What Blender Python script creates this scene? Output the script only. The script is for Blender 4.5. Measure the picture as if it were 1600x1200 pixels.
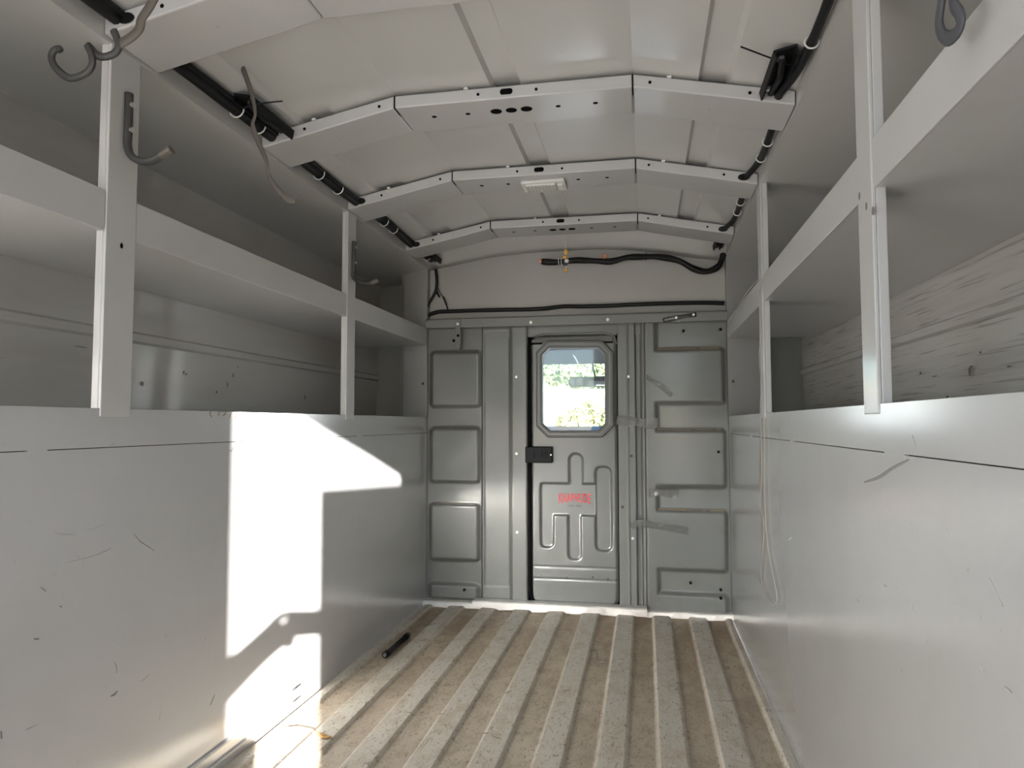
import bpy, bmesh, math, random
from mathutils import Vector, Matrix
random.seed(7)
for o in list(bpy.data.objects): bpy.data.objects.remove(o)
S = bpy.context.scene
COL = S.collection

# ------------------------------------------------------------------ camera, sky, sun, exposure
F, YAW, PIT, ROL = 1099.17, 0.1868, 0.0557, 0.0015
CAM = Vector((0.2988, -2.9057, 0.7655))
cd = bpy.data.cameras.new('camera'); cd.sensor_width = 36; cd.lens = F*36/1600; cd.clip_start = 0.01
co = bpy.data.objects.new('camera', cd); COL.objects.link(co)
co.matrix_world = (Matrix.Translation(CAM) @ Matrix.Rotation(YAW, 4, 'Z') @ Matrix.Rotation(math.pi/2+PIT, 4, 'X') @ Matrix.Rotation(-ROL, 4, 'Z'))
S.camera = co
SUN_D = Vector((-0.495, 1.0, -0.272)).normalized()
sl = bpy.data.lights.new('sun', 'SUN'); sl.energy = 52.0; sl.angle = math.radians(0.6); sl.color = (1.0, 0.955, 0.90)
so = bpy.data.objects.new('sun', sl); COL.objects.link(so)
so.rotation_euler = SUN_D.to_track_quat('-Z', 'Y').to_euler(); so.location = (3, -8, 4)
w = bpy.data.worlds.new('world'); S.world = w; w.use_nodes = True
wn = w.node_tree.nodes; bg = wn['Background']
sky = wn.new('ShaderNodeTexSky'); sky.sky_type = 'NISHITA'; sky.sun_disc = False
sky.sun_elevation = math.radians(28); sky.sun_rotation = math.atan2(0.495, -1.0); sky.air_density = 1.0; sky.dust_density = 0.3
w.node_tree.links.new(sky.outputs[0], bg.inputs[0]); bg.inputs[1].default_value = 0.55; sky.ozone_density = 3.0
S.view_settings.view_transform = 'Standard'; S.view_settings.look = 'None'; S.view_settings.gamma = 1
S.view_settings.use_curve_mapping = False; S.view_settings.exposure = 0.33
S.cycles.max_bounces = 14; S.cycles.diffuse_bounces = 10; S.cycles.glossy_bounces = 6; S.cycles.transparent_max_bounces = 16
S.cycles.caustics_reflective = True; S.cycles.blur_glossy = 0.3; S.cycles.sample_clamp_indirect = 0

def ray(u, v):
    x, z, y = (u-800)/F, (600-v)/F, 1.0
    c, s = math.cos(ROL), math.sin(ROL); x, z = x*c-z*s, x*s+z*c
    c, s = math.cos(PIT), math.sin(PIT); y, z = y*c-z*s, y*s+z*c
    c, s = math.cos(YAW), math.sin(YAW); x, y = x*c-y*s, x*s+y*c
    return Vector((x, y, z))
def on(u, v, ax, val):            # photo pixel -> point on the plane ax = val
    d = ray(u, v); i = 'xyz'.index(ax)
    return CAM + d*((val-CAM[i])/d[i])

# ------------------------------------------------------------------ materials
def nodes(m): return m.node_tree.nodes, m.node_tree.links
def mat(name, col, rough=0.5, metal=0.0, coat=0.0, coat_rough=0.1, spec=0.5):
    m = bpy.data.materials.new(name); m.use_nodes = True
    b = m.node_tree.nodes['Principled BSDF']
    b.inputs['Base Color'].default_value = (*col, 1); b.inputs['Roughness'].default_value = rough
    b.inputs['Metallic'].default_value = metal; b.inputs['Coat Weight'].default_value = coat
    b.inputs['Coat Roughness'].default_value = coat_rough; b.inputs['Specular IOR Level'].default_value = spec
    return m
def ramp(m, src, stops):
    n, l = nodes(m); r = n.new('ShaderNodeValToRGB'); l.new(src, r.inputs[0])
    e = r.color_ramp.elements
    e[0].position, e[0].color = stops[0][0], (*stops[0][1], 1)
    e[1].position, e[1].color = stops[-1][0], (*stops[-1][1], 1)
    for p, c in stops[1:-1]:
        k = e.new(p); k.color = (*c, 1)
    return r.outputs[0]
def noise(m, scale, detail=4, rough=0.55, stretch=(1, 1, 1), loc=(0, 0, 0), dist=0.0):
    n, l = nodes(m)
    g = n.new('ShaderNodeNewGeometry'); mp = n.new('ShaderNodeMapping'); t = n.new('ShaderNodeTexNoise')
    mp.inputs['Scale'].default_value = stretch; mp.inputs['Location'].default_value = loc
    t.inputs['Scale'].default_value = scale; t.inputs['Detail'].default_value = detail
    t.inputs['Roughness'].default_value = rough; t.inputs['Distortion'].default_value = dist
    l.new(g.outputs['Position'], mp.inputs[0]); l.new(mp.outputs[0], t.inputs[0])
    return t.outputs[0]
def mix(m, fac, a, b, mode='MIX'):
    n, l = nodes(m); x = n.new('ShaderNodeMix'); x.data_type = 'RGBA'; x.blend_type = mode
    for i, v in ((0, fac), (6, a), (7, b)):
        if isinstance(v, tuple): x.inputs[i].default_value = (*v, 1)
        elif isinstance(v, (int, float)): x.inputs[i].default_value = v
        else: l.new(v, x.inputs[i])
    return x.outputs[2]
def bump(m, src, strength, dist, sock='Normal', also=None):
    n, l = nodes(m); b = n.new('ShaderNodeBump'); b.inputs['Strength'].default_value = strength; b.inputs['Distance'].default_value = dist
    l.new(src, b.inputs['Height']); p = n['Principled BSDF']
    l.new(b.outputs[0], p.inputs['Normal']); l.new(b.outputs[0], p.inputs['Coat Normal'])
def setcol(m, sock): m.node_tree.links.new(sock, m.node_tree.nodes['Principled BSDF'].inputs['Base Color'])

def white_paint(name, base, dirt, amount=0.5, rough=0.42, coat=0.8, cr=0.09, streak=(1, 1, 1), wave=0.0, spots=(0.70, 0.76)):
    m = mat(name, base, rough, 0, coat, cr)
    a = ramp(m, noise(m, 5, 6, 0.65, streak), [(0.45, (0, 0, 0)), (0.75, (1, 1, 1))])
    c = mix(m, a, base, tuple(b*(1-amount)+d*amount for b, d in zip(base, dirt)))
    f = ramp(m, noise(m, 60, 3, 0.6, streak, (3, 1, 7)), [(spots[0], (0, 0, 0)), (spots[1], (1, 1, 1))])
    s2 = mix(m, 0.55, (0, 0, 0), f)
    c = mix(m, s2, c, dirt)
    setcol(m, c)
    if wave: bump(m, noise(m, 1.7, 2, 0.4), 1.0, wave)
    return m
M = {}
M['wall'] = white_paint('white_gloss_wall_paint', (0.48, 0.485, 0.495), (0.39, 0.375, 0.35), 0.2, 0.25, 1.0, 0.19, wave=0.002)
M['wall'].node_tree.nodes['Principled BSDF'].inputs['Coat IOR'].default_value = 2.4
M['shelf'] = white_paint('white_shelf_paint', (0.48, 0.48, 0.48), (0.37, 0.35, 0.31), 0.2, 0.45, 0.6, 0.14)
M['back'] = white_paint('scuffed_shelf_back_paint', (0.42, 0.415, 0.40), (0.28, 0.25, 0.21), 0.5, 0.42, 0.7, 0.13, (1, 0.16, 1.4), wave=0.006)
M['roof'] = white_paint('white_roof_paint', (0.54, 0.535, 0.515), (0.45, 0.43, 0.40), 0.15, 0.4, 0.6, 0.14, wave=0.006)
M['bow'] = white_paint('white_bow_paint', (0.47, 0.465, 0.455), (0.36, 0.345, 0.32), 0.12, 0.45, 0.5, 0.16)
M['grey'] = white_paint('grey_partition_paint', (0.135, 0.14, 0.128), (0.10, 0.09, 0.075), 0.4, 0.42, 0.6, 0.16)
M['grey2'] = white_paint('grey_frame_paint', (0.155, 0.16, 0.148), (0.115, 0.105, 0.09), 0.35, 0.42, 0.6, 0.16)
M['bulk'] = white_paint('shaded_bulkhead_paint', (0.36, 0.35, 0.33), (0.30, 0.28, 0.26), 0.2, 0.5, 0.3, 0.2)  # white paint greyed, putting the upper bulkhead's shade into its colour
M['backr'] = white_paint('grimy_shelf_back_paint', (0.45, 0.435, 0.405), (0.15, 0.125, 0.095), 0.6, 0.45, 0.5, 0.16, (1, 0.07, 2.2), wave=0.006, spots=(0.56, 0.66))
M['sill'] = white_paint('chipped_white_sill_paint', (0.72, 0.70, 0.66), (0.22, 0.17, 0.12), 0.5, 0.5, 0.3, 0.2)
M['black'] = mat('black_plastic', (0.006, 0.006, 0.007), 0.5, spec=0.25)
M['loom'] = mat('black_cable_loom', (0.007, 0.007, 0.008), 0.5, spec=0.3)
M['gap'] = mat('dark_gap', (0.006, 0.006, 0.006), 0.9, spec=0.05)
M['hook'] = mat('dark_grey_rubber_coat', (0.045, 0.045, 0.045), 0.5)
M['strap'] = mat('brown_grey_strap', (0.10, 0.088, 0.076), 0.6)
M['loopm'] = mat('blue_grey_strap', (0.065, 0.068, 0.08), 0.55)
M['steel'] = mat('zinc_bolt', (0.62, 0.61, 0.58), 0.3, 0.9)
M['tie'] = mat('white_nylon_tie', (0.72, 0.71, 0.68), 0.4)
M['ltgrey'] = mat('light_plastic', (0.68, 0.67, 0.64), 0.35)
M['lens'] = mat('ribbed_lamp_lens', (0.60, 0.59, 0.55), 0.2)
M['yellow'] = mat('yellow_plastic', (0.75, 0.45, 0.09), 0.4)
M['copper'] = mat('copper_terminal', (0.75, 0.25, 0.10), 0.35, 0.5)
M['red'] = mat('red_ink', (0.50, 0.008, 0.014), 0.5)
M['ink'] = mat('black_ink', (0.03, 0.03, 0.03), 0.5)
M['gasket'] = mat('grey_rubber_gasket', (0.115, 0.115, 0.105), 0.45)
M['string'] = mat('dirty_string', (0.40, 0.37, 0.32), 0.8)
M['dkstring'] = mat('stained_string', (0.22, 0.17, 0.12), 0.8)
M['scuff'] = mat('grey_scuff', (0.36, 0.37, 0.37), 0.7)
M['scratch'] = mat('dark_scratch', (0.16, 0.16, 0.155), 0.7)
M['rust'] = mat('rust_stain', (0.20, 0.155, 0.10), 0.8)
M['twig'] = mat('dry_leaf', (0.42, 0.24, 0.08), 0.8)
M['cabdark'] = mat('charcoal_headliner', (0.05, 0.055, 0.06), 0.9)
M['dash'] = mat('grey_blue_dashboard', (0.10, 0.12, 0.15), 0.6)
M['mirror'] = mat('mirror_back', (0.02, 0.02, 0.022), 0.4)
M['cloth'] = mat('dark_jacket', (0.06, 0.07, 0.09), 0.9)
M['phone'] = mat('phone_shell', (0.03, 0.03, 0.035), 0.25)
M['concrete'] = white_paint('concrete', (0.60, 0.58, 0.55), (0.48, 0.46, 0.42), 0.4, 0.9, 0, 0.5)
M['earth'] = white_paint('pale_tan_earth', (0.50, 0.38, 0.28), (0.38, 0.30, 0.2), 0.5, 0.95, 0, 0.5)
# glass
def glass(name, tint, dirt_col, dirt_amt):
    m = bpy.data.materials.new(name); m.use_nodes = True; n, l = nodes(m); n.remove(n['Principled BSDF'])
    out = n['Material Output']; tr = n.new('ShaderNodeBsdfTransparent'); tr.inputs[0].default_value = (*tint, 1)
    gl = n.new('ShaderNodeBsdfGlossy'); gl.inputs['Roughness'].default_value = 0.03
    lw = n.new('ShaderNodeLayerWeight'); pw = n.new('ShaderNodeMath'); pw.operation = 'POWER'; l.new(lw.outputs['Facing'], pw.inputs[0]); pw.inputs[1].default_value = 5
    fr = n.new('ShaderNodeMath'); fr.operation = 'MULTIPLY_ADD'; l.new(pw.outputs[0], fr.inputs[0]); fr.inputs[1].default_value = 0.96; fr.inputs[2].default_value = 0.035
    a = n.new('ShaderNodeMixShader'); l.new(fr.outputs[0], a.inputs[0]); l.new(tr.outputs[0], a.inputs[1]); l.new(gl.outputs[0], a.inputs[2])
    df = n.new('ShaderNodeBsdfTranslucent'); df.inputs[0].default_value = (*dirt_col, 1)
    r = ramp(m, noise(m, 45, 6, 0.7), [(0.35, (0, 0, 0)), (0.8, (dirt_amt,)*3)])
    b = n.new('ShaderNodeMixShader'); l.new(r, b.inputs[0]); l.new(a.outputs[0], b.inputs[1]); l.new(df.outputs[0], b.inputs[2])
    l.new(b.outputs[0], out.inputs[0]); return m
M['glass'] = glass('dusty_glass', (0.93, 0.95, 0.95), (0.7, 0.72, 0.7), 0.08)
M['clear'] = glass('windshield_glass', (0.93, 0.96, 0.96), (0.7, 0.7, 0.7), 0.05)
def tape_mat():
    m = bpy.data.materials.new('clear_packing_tape'); m.use_nodes = True; n, l = nodes(m); p = n['Principled BSDF']
    p.inputs['Base Color'].default_value = (0.30, 0.30, 0.28, 1); p.inputs['Roughness'].default_value = 0.12
    tr = n.new('ShaderNodeBsdfTransparent'); a = n.new('ShaderNodeMixShader'); a.inputs[0].default_value = 0.5
    l.new(tr.outputs[0], a.inputs[1]); l.new(p.outputs[0], a.inputs[2]); l.new(a.outputs[0], n['Material Output'].inputs[0]); return m
M['tape'] = tape_mat()
# floor paint: worn cream ribs, tan-stained channels
def floor_mat():
    m = mat('worn_cream_floor_paint', (0.6, 0.57, 0.5), 0.55, 0, 0.15, 0.3); n, l = nodes(m)
    g = n.new('ShaderNodeNewGeometry'); sp = n.new('ShaderNodeSeparateXYZ'); l.new(g.outputs['Position'], sp.inputs[0])
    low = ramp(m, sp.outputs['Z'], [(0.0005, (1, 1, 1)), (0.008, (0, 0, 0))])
    n1 = ramp(m, noise(m, 6, 8, 0.7, (1, 0.35, 1)), [(0.40, (0, 0, 0)), (0.58, (1, 1, 1))])
    n2 = ramp(m, noise(m, 22, 8, 0.75, (1, 0.5, 1), (5, 2, 1)), [(0.47, (0, 0, 0)), (0.62, (1, 1, 1))])
    n3 = ramp(m, noise(m, 110, 4, 0.7, (1.2, 0.5, 1), (9, 2, 1), 1.2), [(0.56, (0, 0, 0)), (0.64, (1, 1, 1))])
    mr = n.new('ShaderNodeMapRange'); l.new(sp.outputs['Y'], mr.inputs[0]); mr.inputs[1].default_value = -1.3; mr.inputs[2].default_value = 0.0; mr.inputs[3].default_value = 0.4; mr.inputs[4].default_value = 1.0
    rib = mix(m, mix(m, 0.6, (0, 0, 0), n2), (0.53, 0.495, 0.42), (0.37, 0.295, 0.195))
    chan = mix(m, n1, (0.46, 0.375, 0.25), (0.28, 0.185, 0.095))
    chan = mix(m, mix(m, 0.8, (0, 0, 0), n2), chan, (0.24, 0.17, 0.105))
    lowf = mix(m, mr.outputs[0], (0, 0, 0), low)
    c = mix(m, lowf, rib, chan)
    c = mix(m, mix(m, 0.85, (0, 0, 0), n3), c, (0.17, 0.13, 0.09))
    setcol(m, c); bump(m, noise(m, 90, 4, 0.6), 0.25, 0.002); return m
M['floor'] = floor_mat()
def leaf_mat(name, c1, c2):
    m = mat(name, c1, 0.7); setcol(m, mix(m, ramp(m, noise(m, 3, 4), [(0.35, (0, 0, 0)), (0.65, (1, 1, 1))]), c1, c2)); return m
M['bush'] = leaf_mat('yellow_green_leaves', (0.42, 0.42, 0.12), (0.30, 0.34, 0.10))
M['tree'] = leaf_mat('green_leaves', (0.22, 0.30, 0.12), (0.14, 0.22, 0.08))
M['bark'] = mat('bark', (0.16, 0.12, 0.09), 0.9)

# ------------------------------------------------------------------ builders
class MB:
    def __init__(s): s.v = []; s.f = []
    def add(s, vs, fs):
        k = len(s.v); s.v += [tuple(p) for p in vs]; s.f += [tuple(i+k for i in q) for q in fs]; return s
    def box(s, x0, x1, y0, y1, z0, z1, R=None):
        vs = [Vector((x, y, z)) for z in (z0, z1) for y in (y0, y1) for x in (x0, x1)]
        if R is not None: vs = [R @ p for p in vs]
        return s.add(vs, [(0, 2, 3, 1), (4, 5, 7, 6), (0, 1, 5, 4), (2, 6, 7, 3), (0, 4, 6, 2), (1, 3, 7, 5)])
    def prism(s, prof, a, b, fn):          # closed profile swept from a to b, fn(p, t) -> point
        n = len(prof)
        s.add([fn(p, a) for p in prof]+[fn(p, b) for p in prof],
              [(i, (i+1) % n, n+(i+1) % n, n+i) for i in range(n)]+[tuple(range(n-1, -1, -1)), tuple(range(n, 2*n))]); return s
    def tube(s, pts, r, seg=8, cap=True, flat=None):
        pts = [Vector(p) for p in pts]; rs = r if isinstance(r, (list, tuple)) else [r]*len(pts)
        k = len(s.v); up = None
        for i, p in enumerate(pts):
            t = (pts[min(i+1, len(pts)-1)]-pts[max(i-1, 0)])
            t = t.normalized() if t.length > 1e-9 else Vector((0, 1, 0))
            if up is None: up = (Vector(flat) if flat else (Vector((0, 0, 1)) if abs(t.z) < 0.9 else Vector((1, 0, 0))))
            a = t.cross(up); a = a.normalized() if a.length > 1e-6 else Vector((1, 0, 0)); b = a.cross(t).normalized(); up = b
            q = rs[i]; ra, rb = q if isinstance(q, (list, tuple)) else (q, q)
            for j in range(seg):
                an = 2*math.pi*j/seg; s.v.append(tuple(p+a*math.cos(an)*ra+b*math.sin(an)*rb))
        for i in range(len(pts)-1):
            for j in range(seg):
                s.f.append((k+i*seg+j, k+i*seg+(j+1) % seg, k+(i+1)*seg+(j+1) % seg, k+(i+1)*seg+j))
        if cap:
            s.f.append(tuple(k+j for j in range(seg-1, -1, -1))); s.f.append(tuple(k+(len(pts)-1)*seg+j for j in range(seg)))
        return s
    def disc(s, c, nrm, rx, ry, th=0.001, seg=16, xdir=(1, 0, 0)):
        n = Vector(nrm).normalized(); a = Vector(xdir); a = (a-n*a.dot(n)).normalized(); b = n.cross(a); c = Vector(c)
        prof = [(math.cos(2*math.pi*i/seg)*rx, math.sin(2*math.pi*i/seg)*ry) for i in range(seg)]
        return s.prism(prof, 0, th, lambda p, t: c+a*p[0]+b*p[1]+n*t)
    def build(s, name, m, parent=None, smooth=False, bevel=0.0, bseg=2):
        me = bpy.data.meshes.new(name); me.from_pydata(s.v, [], s.f); me.update()
        bm = bmesh.new(); bm.from_mesh(me); bmesh.ops.recalc_face_normals(bm, faces=bm.faces); bm.to_mesh(me); bm.free()
        if smooth:
            for p in me.polygons: p.use_smooth = True
        me.materials.append(M[m] if isinstance(m, str) else m)
        o = bpy.data.objects.new(name, me); COL.objects.link(o)
        if bevel:
            b = o.modifiers.new('bevel', 'BEVEL'); b.width = bevel; b.segments = bseg; b.limit_method = 'ANGLE'
        if parent is not None:
            o.parent = parent; o.matrix_parent_inverse = Matrix.Translation(-parent.location)
        return o
def tag(o, label=None, cat=None, group=None, kind=None):
    for k, v in (('label', label), ('category', cat), ('group', group), ('kind', kind)):
        if v: o[k] = v
    return o
def thing(name, loc, label, cat, group=None, kind=None):
    o = bpy.data.objects.new(name, None); COL.objects.link(o); o.location = loc; o.empty_display_size = 0.05
    return tag(o, label, cat, group, kind)
def spline(pts, n=8):
    P = [Vector(p) for p in pts]; out = []
    for i in range(len(P)-1):
        p0, p1, p2, p3 = P[max(i-1, 0)], P[i], P[i+1], P[min(i+2, len(P)-1)]
        for k in range(n):
            t = k/n
            out.append(0.5*((2*p1)+(p2-p0)*t+(2*p0-5*p1+4*p2-p3)*t*t+(3*p1-p0-3*p2+p3)*t**3))
    return out+[P[-1]]
def sd_box(x, z, x0, x1, z0, z1, r=0.0):
    cx, cz = (x0+x1)/2, (z0+z1)/2; qx = abs(x-cx)-(x1-x0)/2+r; qz = abs(z-cz)-(z1-z0)/2+r
    return math.hypot(max(qx, 0), max(qz, 0))+min(max(qx, qz), 0)-r
def sstep(a, b, t):
    t = min(1, max(0, (t-a)/(b-a))); return t*t*(3-2*t)
def field(name, x0, x1, z0, z1, fn, m, parent, res=0.004, thick=0.02, hole=None):   # pressed sheet: depth y = fn(x, z)
    nx = max(1, round((x1-x0)/res)); nz = max(1, round((z1-z0)/res)); mb = MB()
    idx = lambda i, j: j*(nx+1)+i
    for j in range(nz+1):
        for i in range(nx+1):
            x = x0+(x1-x0)*i/nx; z = z0+(z1-z0)*j/nz; mb.v.append((x, fn(x, z), z))
    for j in range(nz):
        for i in range(nx):
            if hole and hole(x0+(x1-x0)*(i+.5)/nx, z0+(z1-z0)*(j+.5)/nz): continue
            mb.f.append((idx(i, j), idx(i+1, j), idx(i+1, j+1), idx(i, j+1)))
    loop = [idx(i, 0) for i in range(nx+1)]+[idx(nx, j) for j in range(1, nz+1)]+[idx(i, nz) for i in range(nx-1, -1, -1)]+[idx(0, j) for j in range(nz-1, 0, -1)]
    k = len(mb.v); ym = max(v[1] for v in mb.v)+thick
    for a in loop: mb.v.append((mb.v[a][0], ym, mb.v[a][2]))
    n = len(loop)
    for a in range(n): mb.f.append((loop[a], k+a, k+(a+1) % n, loop[(a+1) % n]))
    return mb.build(name, m, parent, smooth=True)

XW, REAR = 0.625, -3.5
Z_LED, Z_SEAM, Z_EAVE, Z_RT, Z_RB = 0.7926, 0.7242, 1.44, 1.1753, 1.1025

# ------------------------------------------------------------------ floor (corrugated steel)
ribs = [0.075+0.1388*k for k in range(-5, 5)]
prof = [(-XW-0.01, 0.0)]
for c in ribs:
    a = max(c-0.034, -XW+0.004); b = min(c+0.034, XW-0.004)
    prof += [(a-0.004, 0.0), (a+0.005, 0.010), (b-0.005, 0.010), (b+0.004, 0.0)]
prof += [(XW+0.01, 0.0)]
prof = [p for i, p in enumerate(prof) if i == 0 or p[0] > prof[i-1][0]+1e-4]
full = prof+[(XW+0.01, -0.05), (-XW-0.01, -0.05)]
mb = MB(); NY = 1
mb.prism(full, REAR, 0.03, lambda p, t: Vector((p[0], t, p[1])))
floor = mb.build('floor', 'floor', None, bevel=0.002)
tag(floor, 'ribbed cream floor with tan stained channels', kind='structure')
# ------------------------------------------------------------------ ceiling (roof skin with pressed channels)
def roof_base(x): return 1.552 if abs(x) < 0.28 else 1.552-(abs(x)-0.28)/0.345*0.072
px = sorted(set([-XW-0.006, XW+0.006, -0.28, 0.28]))
pts = [(-XW-0.004, 0)]
for a, b in ((-0.53, -0.437), (-0.047, 0.025), (0.423, 0.492)):
    pts += [(a, 0), (a+0.008, 0.011), (b-0.008, 0.011), (b, 0)]
pts += [(-0.28, 0), (0.28, 0), (XW+0.004, 0)]
pts = sorted(pts)
lowp = [(x, roof_base(x)+d) for x, d in pts]
mb = MB(); mb.prism(lowp+[(XW+0.004, 1.62), (-XW-0.004, 1.62)], REAR, 0.06, lambda p, t: Vector((p[0], t, p[1])))
ceil = mb.build('ceiling', 'roof', None)
tag(ceil, 'white sheet metal roof with pressed lengthwise channels', kind='structure')

# ------------------------------------------------------------------ side walls
def side_wall(s, name, label):
    X = lambda d: s*(XW+d)                       # d grows outward
    def pr(mb, d0, d1, y0, y1, z0, z1):
        a, b = sorted((X(d0), X(d1))); return mb.box(a, b, y0, y1, z0, z1)
    lo = pr(MB(), 0, 0.03, REAR, 0.05, 0.006, Z_SEAM-0.0006).build(name, 'wall', None, bevel=0.0005)
    tag(lo, label, kind='structure')
    pr(MB(), 0, 0.03, REAR, 0.05, Z_SEAM+0.0006, Z_LED).build('ledge_band', 'wall', lo, bevel=0.0006)
    pr(MB(), 0.006, 0.03, REAR, 0.0, Z_SEAM-0.003, Z_SEAM+0.003).build('seam_backing', 'gap', lo)
    tabs = [on(u, v, 'x', s*XW) for u, v in (((58, 700), (410, 686), (563, 681)) if s < 0 else ((1172, 684), (1237, 692), (1389, 711), (1405, 713)))]
    for t in tabs:
        pr(MB(), -0.0006, 0.01, t.y-0.018, t.y+0.018, Z_SEAM-0.004, Z_SEAM+0.004).build('weld_tab', 'wall', lo)
    # folded beads along the foot
    for z in (0.062, 0.03) if s < 0 else ():
        MB().tube([(X(-0.0005), REAR, z), (X(-0.0005), -1.2, z), (X(0.004), -1.1, z)], 0.005, 8).build('bead', 'wall', lo, smooth=True)
    return lo
wallL = side_wall(-1, 'wall_left', 'glossy white steel lower wall crossed by a sunlit patch')
wallR = side_wall(1, 'wall_right', 'glossy white steel lower wall with hanging string')

# scuffs and scratches on the walls
def mark(wall, s, px, r, m, name='scuff_mark'):
    p = spline([on(u, v, 'x', s*(XW-0.0004)) for u, v in px], 4)
    n = len(p); r *= 0.6; rr = [(r*(0.35+0.65*math.sin(math.pi*(i+0.4)/(n-0.2))), 0.0005) for i in range(n)]
    MB().tube(p, rr, 5, flat=(1, 0, 0)).build(name, m, wall)
for px_, r, m in (([(84, 830), (97, 834), (116, 833)], .0022, 'scuff'), ([(134, 828), (152, 822), (168, 815)], .002, 'scuff'),
                  ([(102, 878), (135, 870), (155, 864), (173, 855)], .0022, 'scuff'), ([(118, 865), (128, 874), (132, 888), (131, 901)], .002, 'scuff'),
                  ([(209, 833), (218, 844), (229, 851), (241, 859)], .0016, 'scratch'), ([(63, 915), (71, 922)], .0018, 'scratch'),
                  ([(52, 996), (60, 996)], .003, 'scratch'), ([(172, 1086), (178, 1083), (182, 1078)], .003, 'scratch'),
                  ([(178, 1033), (181, 1042), (181, 1050)], .0012, 'scratch'), ([(252, 1096), (250, 1108), (247, 1124)], .0012, 'scuff'),
                  ([(327, 1100), (331, 1092), (334, 1084)], .002, 'scratch'), ([(357, 700), (361, 704), (365, 697)], .002, 'scratch'),
                  ([(361, 704), (362, 697)], .0012, 'scratch'), ([(556, 707), (562, 715), (569, 722), (580, 732)], .0016, 'scuff'),
                  ([(386, 1108), (389, 1096), (388, 1085)], .001, 'scratch'), ([(220, 1063), (232, 1052)], .001, 'scuff'),
                  ([(323, 995), (324, 1012), (324, 1030)], .0009, 'scuff'), ([(265, 815), (268, 830), (267, 846), (268, 860)], .0014, 'scuff'),
                  ([(0, 1140), (1, 1152)], .003, 'scratch'), ([(40, 1138), (60, 1130)], .003, 'scuff'), ([(92, 945), (96, 946)], .002, 'scratch')):
    mark(wallL, -1, px_, r, m)
for px_, r, m in (([(1350, 755), (1372, 748), (1395, 733), (1420, 720)], .0045, 'tape'), ([(1425, 682), (1428, 692), (1432, 706)], .0014, 'scuff'),
                  ([(1422, 818), (1425, 830)], .0015, 'scuff'), ([(1545, 905), (1555, 928), (1566, 950)], .0018, 'scuff'),
                  ([(1337, 938), (1341, 942)], .0016, 'scratch'), ([(1380, 915), (1384, 918)], .0022, 'scratch'), ([(1423, 955), (1425, 946)], .002, 'scuff'),
                  ([(1530, 1042), (1536, 1050)], .002, 'scuff'), ([(1568, 1075), (1580, 1085)], .0015, 'scuff'), ([(1262, 1054), (1263, 1057)], .0018, 'scratch'),
                  ([(1232, 845), (1236, 841)], .0015, 'ltgrey')):
    mark(wallR, 1, px_, r, m)
# rust runs below the left ledge
for u in (330, 342, 352, 362, 368, 376, 384, 408, 418, 426, 440, 463):
    v = 641+(u-330)*0.03; L = random.uniform(6, 17)
    mark(wallL, -1, [(u, v), (u+random.uniform(-3, 3), v+L*.5), (u+random.uniform(-4, 4), v+L)], .003, 'rust' if u < 372 else 'string', 'rust_run')

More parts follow.
